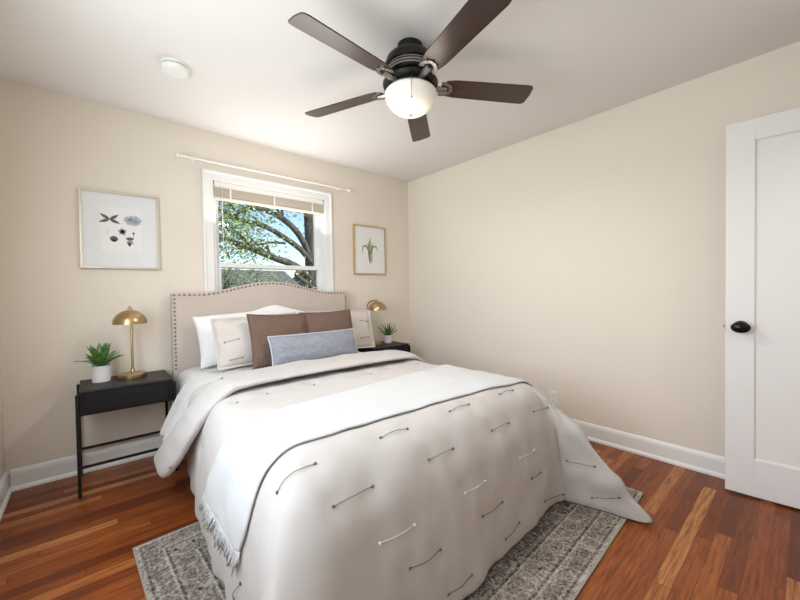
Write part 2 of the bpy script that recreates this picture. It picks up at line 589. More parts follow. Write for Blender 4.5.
# blind, raised to a stack under its head rail
bl = thing('window_blind', ((WX0+WX1)/2, YB+.02, WZ1-.004), 'cream slatted blind raised to a stack at the window top', 'blind')
bx = (WX1-WX0)/2-.012
MB().box(-bx, bx, -.032, .028, -.045, 0).build('head_rail', M['headrail'], bl, bevel=.003)
b = MB()
for i in range(13):
    z = -.050-i*.0052
    b.add([(-bx, -.034, z-.001), (bx, -.034, z-.001), (bx, -.004, z+.0012), (-bx, -.004, z+.0012), (bx, .026, z-.001), (-bx, .026, z-.001)], [(0, 1, 2, 3), (3, 2, 4, 5)])
b.build('slat_stack', M['blind'], bl, solid=.0028)
MB().box(-bx, bx, -.034, .026, -.138, -.118).build('bottom_rail', M['blind'], bl, bevel=.004)
for q in (-bx+.12, 0, bx-.12):
    MB().box(q-.006, q+.006, -.037, -.035, -.138, -.045).build('ladder_tape', M['headrail'], bl)
b = MB().tube([(-bx+.055, -.04, -.03), (-bx+.054, -.041, -.3), (-bx+.055, -.04, -.58)], .0032, 6)
b.build('tilt_wand', M['headrail'], bl, smooth=True)

# curtain rod
cr_o = thing('curtain_rod', (1.265, YB-.055, 2.186), 'thin white curtain rod above the window with no curtain', 'curtain rod')
MB().tube([(-.720, 0, 0), (.720, 0, 0)], .0085, 12).build('rod', M['white'], cr_o, smooth='auto')
for sx in (-1, 1):
    mtx = Matrix.Rotation(sx*PI/2, 3, 'Y')
    MB().lathe([(.0085, 0), (.014, .004), (.014, .012), (.010, .016), (.017, .030), (.015, .042), (1e-5, .048)], 16, (sx*.717, 0, 0), mtx).build('finial', M['white'], cr_o, smooth='auto')
    b = MB().box(sx*.64-.008, sx*.64+.008, .0, .055, -.006, .006)
    b.box(sx*.64-.012, sx*.64+.012, .048, .055, -.035, .025); b.box(sx*.64-.008, sx*.64+.008, -.012, .012, -.014, -.008)
    b.build('bracket', M['white'], cr_o, bevel=.002)

# assumed side window (left wall), unseen, placed where the room's light seems to enter
w2 = tag(thing('assumed_side_window', (XL, (LY0+LY1)/2, LZ0), 'assumed white double-hung window in the left wall, out of view', 'window'), kind='structure')
wo = w2.location
b = MB()
for y0, y1 in ((LY0-cw, LY0), (LY1, LY1+cw)):
    b.box(XL, XL+.018, y0, y1, LZ0-.1, LZ1+cw)
b.box(XL, XL+.018, LY0, LY1, LZ1, LZ1+cw); b.box(XL, XL+.018, LY0, LY1, LZ0-.1, LZ0)
rel(b, wo).build('casing', M['trim'], w2, bevel=.004)
b = MB()
for y0, y1 in ((LY0, LY0+.05), (LY1-.05, LY1)):
    b.box(XL-.09, XL-.05, y0, y1, LZ0, LZ1)
for z0 in (LZ0, 1.39, LZ1-.05):
    b.box(XL-.09, XL-.05, LY0+.05, LY1-.05, z0, z0+.05)
rel(b, wo).build('sash', M['sash'], w2, bevel=.003)
rel(MB().box(XL-.072, XL-.068, LY0+.05, LY1-.05, LZ0+.05, LZ1-.05), wo).build('pane', M['glass'], w2)

# ------------------------------------------------------------------ door, standing open against the right wall
DA = .0852
d_ = tag(thing('door_1', (2.679, .313, .012), 'white one-panel door standing open before the right wall', 'door', rz=-PI/2+DA), kind='structure')
# local x runs from the latch edge to the hinges, local -y faces the room
DWD, DHT, DTK = .762, 2.03, .035
b = MB()
b.box(0, .115, 0, DTK, 0, DHT); b.box(DWD-.115, DWD, 0, DTK, 0, DHT); b.box(.115, DWD-.115, 0, DTK, 0, .2); b.box(.115, DWD-.115, 0, DTK, DHT-.115, DHT)
b.build('door_frame', M['door'], d_, bevel=.0025)
MB().box(.113, DWD-.113, .011, .024, .198, DHT-.113).build('door_panel', M['door'], d_)
b = MB()
for z0, z1, x0, x1 in ((.2, .206, .115, DWD-.115), (DHT-.121, DHT-.115, .115, DWD-.115), (.2, DHT-.115, .115, .121), (.2, DHT-.115, DWD-.121, DWD-.115)):
    b.box(x0, x1, .006, .012, z0, z1)
b.build('panel_bead', M['door'], d_, bevel=.002)
mt = Matrix.Rotation(PI/2, 3, 'X')
kb = MB().lathe([(.001, 0), (.031, 0), (.033, .004), (.030, .010), (.016, .014), (.012, .020), (.012, .034), (.016, .038)], 28, (.062, 0, .918), mt).build('knob_rosette', M['knob'], d_, smooth='auto')
MB().ball((.062, -.055, .918), .030, 24, 14, (1.35, .75, 1.0)).build('door_knob', M['knob'], d_, smooth=True)
b = MB().box(-.0025, 0, .006, .029, .890, .946); b.box(-.010, -.002, .012, .023, .909, .927)
b.build('latch_plate', M['steel'], d_, bevel=.001)
for z in (.22, 1.02, 1.82):
    MB().lathe([(.006, -.045), (.006, .045)], 10, (DWD+.004, .0, z)).build('hinge', M['steel'], d_, smooth='auto')

# doorway lining
b = MB()
b.box(DX0-.08, DX0, YF, YF+.018, 0, 2.14); b.box(DX0, DX1+.03, YF, YF+.018, 2.06, 2.14)
struct('trim_1', b, M['trim'], 'white casing around the doorway', 'door casing', bevel=.003)

# wall outlet
ou = thing('wall_outlet', (XR-.0005, 1.385, .262), 'small white outlet plate low on the right wall beside the bed', 'outlet', rz=PI/2)
MB().box(-.036, .036, 0, .006, -.058, .058).build('cover_plate', M['white'], ou, bevel=.003)
for z in (-.022, .022):
    b = MB().box(-.016, .016, .005, .0085, z-.014, z+.014)
    rc = b.build('receptacle', M['white'], ou, bevel=.002)
    b = MB().box(-.008, -.005, .0083, .009, z-.004, z+.007); b.box(.005, .008, .0083, .009, z-.004, z+.007)
    b.build('slot', M['dark_grey'], rc)

# smoke detector
sd = thing('smoke_detector', (.398, 2.355, H), 'round white smoke detector on the ceiling', 'smoke detector')
MB().lathe([(.074, 0), (.074, -.010), (.070, -.013)], 40).build('base_plate', M['white'], sd, smooth='auto')
MB().lathe([(.066, -.010), (.066, -.018)], 40).build('vent_ring', M['dark_grey'], sd, smooth='auto')
MB().lathe([(.070, -.018), (.070, -.026), (.060, -.038), (.030, -.042), (1e-5, -.042)], 40).build('cover', M['white'], sd, smooth='auto')

# ------------------------------------------------------------------ ceiling fan
fan = thing('ceiling_fan', (FX, FY, H), 'dark five-blade ceiling fan with frosted white light bowl', 'ceiling fan')
MB().lathe([(.066, 0), (.066, -.030), (.060, -.042), (.058, -.050)], 40).build('canopy', M['blackmetal'], fan, smooth='auto')
MB().lathe([(.062, -.046), (.100, -.054), (.124, -.075), (.133, -.100), (.133, -.118)], 48).build('motor_housing', M['bronze'], fan, smooth='auto')
b = MB()
for i in range(3):
    z = -.118-i*.014
    b.lathe([(.118, z), (.124, z-.002), (.124, z-.010), (.118, z-.012)], 48)
b.build('motor_band', M['bandmetal'], fan, smooth='auto')
MB().lathe([(.112, -.118), (.110, -.162), (.092, -.170), (.090, -.182), (.134, -.188), (.146, -.200), (.142, -.214), (.090, -.222), (.075, -.224)], 48).build('lower_housing', M['bronze'], fan, smooth='auto')
MB().lathe([(.080, -.218), (.118, -.226), (.122, -.236), (.114, -.243)], 48).build('light_fitter', M['bandmetal'], fan, smooth='auto')
prof = []
for i in range(15):
    a = PI/2*i/14
    prof.append((.136*math.cos(a)**.9 if i < 14 else 1e-5, -.250-.108*math.sin(a)))
glb = MB().lathe([(.108, -.238), (.128, -.241)]+prof, 48).build('light_bowl', M['globe'], fan, smooth=True)
MB().ball((0, 0, -.362), .010, 12, 8).build('bowl_finial', M['bandmetal'], glb, smooth=True)
# pull chain hangs in front of the bowl (towards the camera side)
cx_, cy_ = -F0.x*.142, -F0.y*.142
b = MB().tube([(cx_*.9, cy_*.9, -.225), (cx_, cy_, -.24), (cx_*1.0, cy_*1.0, -.335)], .0016, 6)
b.ball((cx_, cy_, -.340), .005, 8, 6)
b.build('pull_chain', M['bandmetal'], fan, smooth=True)
for k in range(5):
    ang = math.radians(40.5+72*k)
    R1, R2, wd = .165, .675, .066
    pts = []
    # outline of a blade: narrow rounded root, wider rounded tip
    for (x, y) in [(R1, -.028), (R1+.03, -.050), (R1+.08, -.058), (R2-.03, -wd), (R2-.012, -wd+.004), (R2-.003, -wd+.015), (R2+.002, 0), (R2-.003, wd-.015), (R2-.012, wd-.004), (R2-.03, wd), (R1+.08, .058), (R1+.03, .050), (R1, .028)]:
        pts.append((x, y))
    tw = math.radians(-13)
    mtx = Matrix.Translation((0, 0, -.205)) @ Matrix.Rotation(ang, 4, 'Z') @ Matrix.Rotation(tw, 4, 'X')
    m_l = Matrix.Rotation(ang, 4, 'Z')
    b = MB()
    n = len(pts)
    vs = [(x, y, .003) for x, y in pts]+[(x, y, -.003) for x, y in pts]
    b.add(vs, [tuple(range(n)), tuple(range(2*n-1, n-1, -1))]+[(i, (i+1) % n, n+(i+1) % n, n+i) for i in range(n)])
    bo = b.build('blade', M['blade'], fan, bevel=.0015)
    bo.matrix_local = mtx
    # iron: arm from the hub and a forked plate under the blade root
    b = MB()
    b.tube([(.085, 0, .004), (.125, 0, -.010), (.165, 0, -.012), (.195, 0, -.0085)], [.020, .017, .017, .016], 8)
    arc = [(.175+.052*math.cos(t), .046*math.sin(t)) for t in np.linspace(-1.9, 1.9, 15)]
    inn = [(.180+.030*math.cos(t), .026*math.sin(t)) for t in np.linspace(1.9, -1.9, 15)]
    ring = arc+inn
    n = len(ring)
    b.add([(x, y, -.0035) for x, y in ring]+[(x, y, -.009) for x, y in ring],
          [(i, i+1, n-2-i, n-1-i) for i in range(14)]+[(n+i, n+n-1-i, n+n-2-i, n+i+1) for i in range(14)]+[(i, (i+1) % n, n+(i+1) % n, n+i) for i in range(n)])
    for sx, sy in ((.215, .028), (.215, -.028), (.228, 0)):
        b.ball((sx, sy, -.010), .005, 8, 5)
    b.build('blade_iron', M['bandmetal'], bo, smooth='auto')
fl = lamp('AREA', 'room_fill_disk', (FX, FY, H-.378), 12, (1, .94, .88), aim=(0, 0, -1), size=.26)  # added downward fill for the room, stronger than the fan's own lamp
fl.data.shape = 'DISK'
lamp('POINT', 'fan_bulb', (FX, FY, H-.47), 1.8, (1, .90, .76), size=.09)

# ------------------------------------------------------------------ rug
rug = thing('area_rug', (1.215, 1.3075, 0), 'distressed grey patterned rug lying under the bed', 'rug', rz=math.radians(2.4))
MB().box(-RW/2, RW/2, -RD/2, RD/2, .0005, .008).build('pile', M['rug'], rug, bevel=.003)
b = MB()
e = .007
b.tube([(-RW/2, -RD/2, e*.75), (RW/2, -RD/2, e*.75), (RW/2, RD/2, e*.75), (-RW/2, RD/2, e*.75), (-RW/2, -RD/2, e*.75)], .005, 8)
b.build('binding', M['rugedge'], rug, smooth=True)

# ------------------------------------------------------------------ bed
BX0, BX1 = .49, 1.86                    # mattress sides
bed = thing('upholstered_bed', (1.175, 2.0, 0), 'bed with beige camelback headboard under the window', 'bed')
bo_ = (1.175, 2.0, 0)
rel(MB().box(BX0, BX1, 1.03, 2.985, .33, .60), bo_).build('mattress', M['whitecotton'], bed, bevel=.05, seg=4)
rel(MB().box(BX0+.01, BX1-.01, 1.04, 2.99, .14, .32), bo_).build('box_spring', M['headboard'], bed, bevel=.01)
for x in (BX0+.08, BX1-.08):
    for y in (1.15, 2.85):
        rel(MB().lathe([(.025, .009 if y < 2 else 0), (.03, .14)], 16, (x, y, 0)), bo_).build('leg', M['blackwood'], bed, smooth='auto')
HX0, HX1, HY0, HY1 = .447, 1.915, 3.0, 3.085


def head_top(x):
    u = abs((x-(HX0+HX1)/2)/((HX1-HX0)/2))
    if u > .72:
        return 1.168
    q = (.72-u)/.72
    s = q*q*(3-2*q)
    s = .55*s+.45*math.sin(q*PI/2)**1.3 if q < 1 else 1
    return 1.168+.088*min(1, s)


xs = np.linspace(HX0, HX1, 61)
top = [(x, head_top(x)) for x in xs]
out = [(HX0, .10)]+[(HX0, z) for z in (.4, .7, 1.0)]+top+[(HX1, z) for z in (1.0, .7, .4, .1)]
n = len(out)
b = MB()
b.add([(x, HY0, z) for x, z in out]+[(x, HY1, z) for x, z in out], [tuple(range(n)), tuple(range(2*n-1, n-1, -1))]+[(i, (i+1) % n, n+(i+1) % n, n+i) for i in range(n)])
hb = rel(b, bo_).build('headboard', M['headboard'], bed, bevel=.012, seg=3)
# nailheads along the sides and the curved top
line = [(HX0+.015, z) for z in np.arange(.62, 1.135, .0295)]
L = [(x, head_top(min(max(x, HX0+.001), HX1-.001))-.016) for x in np.linspace(HX0+.015, HX1-.015, 400)]
acc = 0
last = L[0]
line.append(last)
for p in L[1:]:
    acc += math.dist(p, last)
    last = p
    if acc >= .0295:
        line.append(p)
        acc = 0
line += [(HX1-.015, z) for z in np.arange(1.115, .62, -.0295)]
mt = Matrix.Rotation(PI/2, 3, 'X')
nail0 = None
for x, z in line:
    q = (x-bo_[0], HY0-bo_[1], z-bo_[2])
    if nail0 is None:
        nail0 = MB().lathe([(.0084, -.002), (.0084, .001), (.0072, .004), (.0044, .0062), (1e-5, .007)], 12, (0, 0, 0), mt).build('nailhead', M['nail'], hb, smooth=True)
        nail0.location = q
    else:
        o = nail0.copy()
        COL.objects.link(o)
        o.parent = hb
        o.location = q


# ---- white waffle coverlet under the comforter, hanging at both sides
def sweep(path, ys, jit=None):
    """grid: path points (x,z) across the bed, for each a list of y"""
    b = MB()
    nx, ny = len(path), len(ys[0])
    vs = []
    for i, (x, z) in enumerate(path):
        for j, y in enumerate(ys[i]):
            p = (x, y, z)
            if jit:
                p = jit(i, j, p)
            vs.append(p)
    b.add(vs, [(i*ny+j, (i+1)*ny+j, (i+1)*ny+j+1, i*ny+j+1) for i in range(nx-1) for j in range(ny-1)])
    return b


def smooth_path(keys, n):
    return [tuple(cr(keys, t)) for t in np.linspace(0, len(keys)-1, n)]


cpath = smooth_path([(.415, .285), (.422, .36), (.432, .44), (.447, .52), (.485, .595), (.56, .620), (.8, .626), (1.175, .628), (1.55, .626), (1.79, .620), (1.865, .595), (1.91, .52), (1.93, .40), (1.94, .30), (1.945, .25)], 90)
ys = [np.linspace(2.30 if .50 < x < 1.86 else 2.36, 2.975, 56) for x, z in cpath]


def cj(i, j, p):
    x, y, z = p
    hang = max(0, min(1, (.60-z)/.30))
    if x < 1.1:
        # swells out in front of the nightstand, stays flat behind its side
        q = max(0, min(1, (2.715-y)/.07))
        q = q*q*(3-2*q)
        x -= hang*(q*(.095+.014*math.sin(y*38+1))+.004*N3(y*9, z*4, 1))
    else:
        x += hang*(.016*math.sin(y*21)+.01*N3(y*9, z*2, 1))
    z += (.008*N3(x*5, y*5, 3)+.004*N3(x*13, y*13, 8))*(1-hang)
    return (x, y, z)


cov = sweep(cpath, ys, cj).build('coverlet', M['waffle'], smooth=True, solid=.008, subsurf=1)
tag(cov, 'white waffle-weave coverlet showing between comforter and pillows, hanging beside the left nightstand', 'coverlet')

# ---- comforter
TX0, TX1, TY0, TYH, ZT = .545, 1.825, 1.12, 2.33, .632
# key columns: base x,y on the top; hem x,y,z; reach of the upper curve; sag of the lower control point
KEYS = [
    # left side, from the fold to the foot
    (TX0, 2.33, .405, 2.33, .12, .16, .0), (TX0, 2.05, .385, 2.08, .06, .17, .0), (TX0, 1.70, .365, 1.74, .012, .19, .0), (TX0, 1.35, .360, 1.36, .012, .19, .0), (TX0, TY0, .355, 1.08, .012, .19, .0),
    # left foot corner fan
    (TX0, TY0, .30, .90, .012, .20, .1), (TX0, TY0, .40, .82, .012, .20, .1),
    # foot, left to right
    (TX0, TY0, .58, .845, .012, .20, .0), (.85, TY0, .88, .835, .012, .20, .0), (1.15, TY0, 1.14, .830, .012, .20, .0), (1.45, TY0, 1.43, .850, .012, .20, .0), (1.70, TY0, 1.70, .868, .012, .20, .0), (TX1, TY0, 1.83, .880, .012, .20, .0),
    # right foot corner fan: a long pointed corner lying out on the floor
    (TX1, TY0, 1.91, .825, .012, .20, .1), (TX1, TY0, 1.965, .68, .018, .20, .5), (TX1, TY0, 2.005, .512, .020, .20, .62), (TX1, TY0, 2.045, .520, .020, .20, .62), (TX1, TY0, 2.125, .68, .018, .20, .5), (TX1, TY0, 2.14, .88, .012, .20, .2),
    # right side
    (TX1, TY0, 2.11, 1.10, .012, .20, .0), (TX1, 1.35, 2.075, 1.36, .012, .20, .0), (TX1, 1.70, 2.06, 1.70, .03, .19, .0), (TX1, 2.05, 2.05, 2.05, .06, .18, .0), (TX1, 2.33, 2.04, 2.33, .10, .18, .0)]
iL0, iL1, iC1, iF1, iD1, iR1 = 0, 4, 7, 12, 19, 23
NS = 18                                  # levels of the skirt


def col(t, w):
    """point of the skirt: t along the key columns, w 0 (top edge) .. 1 (hem)"""
    bx, by, hx, hy, hz, a, sag = cr(KEYS, t)
    i = min(int(t), len(KEYS)-2)
    # the base stays exactly on the rectangle
    k0, k1 = KEYS[i], KEYS[i+1]
    u = t-i
    bx, by = k0[0]+(k1[0]-k0[0])*u, k0[1]+(k1[1]-k0[1])*u
    d = Vector((hx-bx, hy-by))
    D = d.length
    d.normalize()
    sag = max(0, sag)
    p0 = Vector((bx, by, ZT))
    p3 = Vector((hx, hy, hz))
    p1 = p0+Vector((d.x, d.y, 0))*a
    q = D*(1-.45*sag)
    p2 = Vector((bx+d.x*q, by+d.y*q, hz+.36*(1-.65*sag)))
    v = 1-w
    p = p0*v**3+p1*(3*v*v*w)+p2*(3*v*w*w)+p3*w**3
    return p, d


# long folds down the skirt: slow noise of the hem position
def skirt(t, w):
    p, d = col(t, w)
    h = col(t, 1)[0]
    s = h.x*1.0+h.y*1.0 if t > iC1 and t < iF1 else h.y*1.3-h.x*.4
    f = w**1.3
    off = f*(.026*N3(s*6.5, t*.2, 5)+.014*N3(s*17, w*1.5, 9)+.006*N3(s*36, w*2, 3))
    # fold valleys where the right corner breaks away
    off -= .045*f*math.exp(-((t-13.1)/.38)**2)
    off += .022*w*math.exp(-((t-14.6)/.5)**2)*math.sin(w*PI)
    off -= .030*f*math.exp(-((t-18.5)/.5)**2)
    if 12.6 < t < 19:
        e_ = min(1, (t-12.6)/.6)*min(1, (19-t)/.6)
        off += e_*.048*math.sin(PI*min(1, w*1.05))*math.sin(w*16+t*1.9)*w
        off += e_*w*(.034*N3(t*1.6, w*5, 2)+.022*N3(t*3.0, w*12, 6))
        off -= e_*.030*math.exp(-((t-14.2-.9*w)/.22)**2)*math.sin(PI*w)
        off -= e_*.022*math.exp(-((w-.62-.05*(t-15))/.05)**2)
    return Vector((p.x+d.x*off, p.y+d.y*off, p.z))


NTX, NTY = 44, 40
nu, nv = NS+NTX+NS+1, NTY+NS+1
grid = {}
for iu in range(nu):
    for iv in range(nv):
        l = NS-iu if iu < NS else (iu-NS-NTX if iu > NS+NTX else 0)
        left = iu < NS
        fo = iv-NTY if iv > NTY else 0
        if l == 0 and fo == 0:
            x = TX0+(TX1-TX0)*(iu-NS)/NTX
            y = TYH+(TY0-TYH)*iv/NTY
            p = Vector((x, y, ZT))
        elif fo == 0:
            y = TYH+(TY0-TYH)*iv/NTY
            ks = [KEYS[i][1] for i in (range(iL0, iL1+1) if left else range(iR1, iD1-1, -1))]
            t = np.interp(-y, [-k for k in ks], range(len(ks)))
            t = iL0+t if left else iR1-t
            p = skirt(t, l/NS)
        elif l == 0:
            x = TX0+(TX1-TX0)*(iu-NS)/NTX
            t = iC1+np.interp(x, [KEYS[i][0] for i in range(iC1, iF1+1)], range(iF1-iC1+1))
            p = skirt(t, fo/NS)
        else:
            m_ = max(l, fo)
            q = .5*fo/m_ if l == m_ else 1-.5*l/m_
            t = iL1+q*(iC1-iL1) if left else iD1-q*(iD1-iF1)
            p = skirt(t, m_/NS)
        grid[iu, iv] = p
P = np.array([[grid[iu, iv] for iv in range(nv)] for iu in range(nu)], float)
for it in range(2):                      # relax the cone points
    Q = P.copy()
    Q[1:-1, 1:-1] = .5*P[1:-1, 1:-1]+.125*(P[:-2, 1:-1]+P[2:, 1:-1]+P[1:-1, :-2]+P[1:-1, 2:])
    P = Q
du = np.gradient(P, axis=0)
dv = np.gradient(P, axis=1)
NRM = np.cross(dv, du)
NRM /= np.linalg.norm(NRM, axis=2, keepdims=True)+1e-9
if NRM[nu//2, 5, 2] < 0:
    NRM = -NRM
# tied stitches: two knots joined by a loose thread (ends, on the comforter)
STITCH = []
#STITCH_BEGIN
STITCH += [
    ((1.195, 1.047, 0.621), (1.336, 1.053, 0.621), 0),
    ((1.583, 1.047, 0.621), (1.712, 1.052, 0.616), 0),
    ((1.744, 0.944, 0.515), (1.879, 0.941, 0.504), 0),
    ((1.361, 0.939, 0.519), (1.505, 0.944, 0.517), 0),
    ((0.944, 0.929, 0.523), (1.082, 0.93, 0.523), 0),
    ((1.504, 0.885, 0.364), (1.638, 0.888, 0.36), 1),
    ((1.077, 0.868, 0.369), (1.211, 0.872, 0.366), 1),
    ((1.583, 0.869, 0.242), (1.678, 0.873, 0.237), 0),
    ((1.167, 0.851, 0.245), (1.318, 0.858, 0.238), 0),
    ((1.71, 0.87, 0.08), (1.882, 0.858, 0.054), 0),
    ((1.909, 0.853, 0.23), (1.941, 0.724, 0.233), 0),
    ((1.949, 0.742, 0.061), (1.967, 0.618, 0.105), 0),
    ((0.67, 0.878, 0.36), (0.81, 0.87, 0.36), 1),
    ((0.776, 0.853, 0.236), (0.913, 0.845, 0.236), 0),
    ((1.323, 0.848, 0.08), (1.437, 0.853, 0.101), 0),
    ((0.933, 0.828, 0.074), (1.056, 0.823, 0.082), 0),
    ((0.413, 1.068, 0.543), (0.53, 1.033, 0.61), 0),
    ((0.537, 0.928, 0.513), (0.684, 0.935, 0.515), 0),
    ((0.799, 1.039, 0.617), (0.929, 1.031, 0.619), 0),
    ((0.353, 1.33, 0.074), (0.358, 1.261, 0.17), 0),
    ((0.545, 1.86, 0.63), (0.548, 1.863, 0.63), 0),
    ((0.705, 1.903, 0.633), (0.709, 1.906, 0.633), 0),
    ((0.425, 1.535, 0.566), (0.427, 1.536, 0.569), 0),
    ((0.393, 1.963, 0.399), (0.394, 1.957, 0.404), 0),
    ((0.545, 1.546, 0.628), (0.548, 1.549, 0.629), 0),
    ((1.387, 1.89, 0.634), (1.391, 1.89, 0.634), 0),
    ((1.54, 1.918, 0.633), (1.545, 1.918, 0.633), 0),
    ((1.812, 1.897, 0.633), (1.815, 1.896, 0.633), 0),
    ((0.975, 1.893, 0.633), (0.979, 1.894, 0.633), 0),
    ((1.306, 2.084, 0.626), (1.313, 2.089, 0.626), 0),
    ((0.54, 2.117, 0.686), (0.542, 2.118, 0.687), 0),
    ((0.289, 2.108, 0.286), (0.289, 2.106, 0.289), 0),
]
#STITCH_END
for iu in range(nu):
    for iv in range(nv):
        p = P[iu, iv]
        low = min(1, max(0, (p[2]-.02)/.12))
        a = .010*N3(p[0]*3.2, p[1]*3.2, p[2]*3.2+4)+.0058*N3(p[0]*8, p[1]*8, p[2]*8)+.0030*N3(p[0]*19, p[1]*19, p[2]*12)
        a *= .25+.75*low
        k_ = min(1, max(0, (p[0]-1.88)/.05))*min(1, max(0, (.93-p[1])/.10))
        if k_ > 0:
            # slack padded corner: creases running from the fold down to the tip
            q_ = p[2]*1.15-(.90-p[1])*.55
            a += k_*low*(.013*math.sin(q_*46+3*N3(p[0]*4, p[1]*6, p[2]*4))*(.45+N3(p[1]*5, p[2]*5, 7))+.020*N3(p[0]*8, p[1]*9, p[2]*9+2)+.008)
        for A, B, pale in STITCH:
            for E_ in (A, B):
                d2 = (p[0]-E_[0])**2+(p[1]-E_[1])**2+(p[2]-E_[2])**2
                if d2 < .012:
                    a -= .013*math.exp(-d2/.0016)
        P[iu, iv] = p+NRM[iu, iv]*a
P[:, :, 2] = np.maximum(P[:, :, 2], .020)
b = MB()
b.add([tuple(P[iu, iv]) for iu in range(nu) for iv in range(nv)],
      [(iu*nv+iv, (iu+1)*nv+iv, (iu+1)*nv+iv+1, iu*nv+iv+1) for iu in range(nu-1) for iv in range(nv-1)])
# the padded hem turns under along the floor
rim = [(0, iv) for iv in range(nv-1)]+[(iu, nv-1) for iu in range(nu-1)]+[(nu-1, iv) for iv in range(nv-1, -1, -1)]
tops = [iu*nv+iv for iu, iv in rim]
for back, dz in ((.014, -.008), (.050, -.008), (.075, .02)):
    row = []
    for k, (iu, iv) in enumerate(rim):
        p = P[iu, iv]
        ci = (min(max(iu, NS+4), NS+NTX-4), min(iv, NTY-4))
        d = P[ci]-p
        d[2] = 0
        d /= np.linalg.norm(d)+1e-9
        row.append(len(b.v))
        b.v.append((p[0]+d[0]*back, p[1]+d[1]*back, max(p[2]+dz, .0105)))
    for k in range(len(rim)-1):
        b.f.append((tops[k], tops[k+1], row[k+1], row[k]))
        b.mi.append(0)
    tops = row
com = b.build('comforter', M['comforter'], smooth=True, subsurf=1)
tag(com, 'oatmeal linen comforter with tied stitches draped over the bed to the floor', 'comforter')
COMV = [Vector(p) for p in b.v]
BVH = BVHTree.FromPolygons(COMV, b.f)
# turned-down band at the head end
fpath = [(2.045, .30), (2.035, .42), (1.995, .545), (1.90, .635), (1.78, .667), (1.50, .674), (1.175, .676), (.85, .674), (.62, .668), (.52, .645), (.43, .565), (.365, .450), (.320, .330), (.288, .235), (.272, .185)]
seam = [2.02, 2.00, 1.97, 1.95, 1.95, 1.955, 1.955, 1.955, 1.945, 1.935, 1.94, 1.98, 2.06, 2.15, 2.22]
ridge = [2.34, 2.32, 2.29, 2.25, 2.22, 2.24, 2.25, 2.24, 2.21, 2.18, 2.19, 2.25, 2.36, 2.46, 2.48]
thk = [.030, .032, .034, .034, .034, .034, .034, .034, .036, .038, .042, .046, .048, .046, .040]
NA, NP = 100, 28
tt = np.linspace(0, len(fpath)-1, NA)
C_ = np.array([cr(fpath, t) for t in tt]); S_ = np.array([cr(np.array(seam)[:, None], t)[0] for t in tt]); R_ = np.array([cr(np.array(ridge)[:, None], t)[0] for t in tt]); H_ = np.array([cr(np.array(thk)[:, None], t)[0] for t in tt])
b = MB()
vs = []
for i in range(NA):
    d = C_[min(i+1, NA-1)]-C_[max(i-1, 0)]
    d /= np.linalg.norm(d)
    nx, nz = d[1], -d[0]                 # outward normal (path runs right to left)
    if nz < -.2:
        nx, nz = -nx, -nz
    end = 1.0
    if i > NA-7:
        end = math.sqrt(max(0.02, 1-((i-(NA-7))/6.2)**2))
    if i < 5:
        end = math.sqrt(max(.02, 1-((5-i)/5.2)**2))
    for k in range(NP):
        a = 2*PI*k/NP
        ca, sa = math.cos(a), math.sin(a)
        yy = (S_[i]+R_[i])/2+(R_[i]-S_[i])/2*(abs(ca)**.55*(1 if ca > 0 else -1))*(.8+.2*end)
        wgt = .78+.22*ca                 # thinner towards the seam
        t_ = H_[i]*end*wgt*(abs(sa)**.75*(1 if sa > 0 else -1))
        wr = .006*N3(C_[i][0]*7, yy*7, C_[i][1]*7)+.005*N3(C_[i][0]*26, yy*5, C_[i][1]*26)*(1 if sa > 0 else 0)
        if sa > 0:
            t_ += wr
        vs.append((C_[i][0]+nx*t_, yy+.008*N3(C_[i][0]*6, 2, C_[i][1]*6), C_[i][1]+nz*t_))
b.add(vs, [(i*NP+k, i*NP+(k+1) % NP, (i+1)*NP+(k+1) % NP, (i+1)*NP+k) for i in range(NA-1) for k in range(NP)]+[tuple(range(NP)), tuple((NA-1)*NP+k for k in range(NP))])
fold = b.build('turned_down_fold', M['comforter'], com, smooth=True, subsurf=1)
FB = BVHTree.FromPolygons([Vector(p) for p in b.v], b.f)

# knots and threads
for A, B, pale in STITCH:
    A, B = Vector(A), Vector(B)
    fn = FB if (A.y+B.y)/2 > 2.0 else BVH
    pts = []
    ln = (A-B).length
    nseg = 9 if ln > .02 else 2
    for i in range(nseg):
        u = i/(nseg-1)
        q = A.lerp(B, u)
        loc, nn, _, _ = fn.find_nearest(q)
        ref = loc-Vector((2.05, .78, 0)) if loc.x > 1.86 and loc.y < .90 and A.x > 1.89 else Vector((loc.x-1.18, loc.y-1.75, .9))
        if nn.dot(ref) < 0:
            nn = -nn
        pts.append(loc+nn*((.0035 if loc.x < 1.9 or loc.z > .4 else .007)+.003*math.sin(u*PI)))
    b = MB()
    if ln > .02:
        b.tube(pts, .0012, 5)
    b.ball(pts[0], .0050, 8, 6)
    if ln > .02:
        b.ball(pts[-1], .0050, 8, 6)
    st = b.build('stitch', M['palethread' if pale else 'thread'], com, smooth=True)
    if pale:
        st['label'] = 'pale cream stitch'

# ---- throw across the bed, fringed end hanging on the left
tpath = smooth_path([(2.10, .40), (2.07, .55), (1.99, .66), (1.85, .70), (1.5, .70), (1.175, .70), (.85, .70), (.62, .70), (.50, .68), (.42, .62), (.36, .50), (.325, .38), (.31, .29)], 80)
tt = np.linspace(0, 12, 80)
lo = np.interp(tt, [0, 3, 5, 7, 9, 11, 12], [1.07, 1.075, 1.12, 1.13, 1.15, 1.21, 1.25])
hi = np.interp(tt, [0, 3, 5, 7, 9, 11, 12], [1.69, 1.67, 1.58, 1.52, 1.54, 1.67, 1.73])
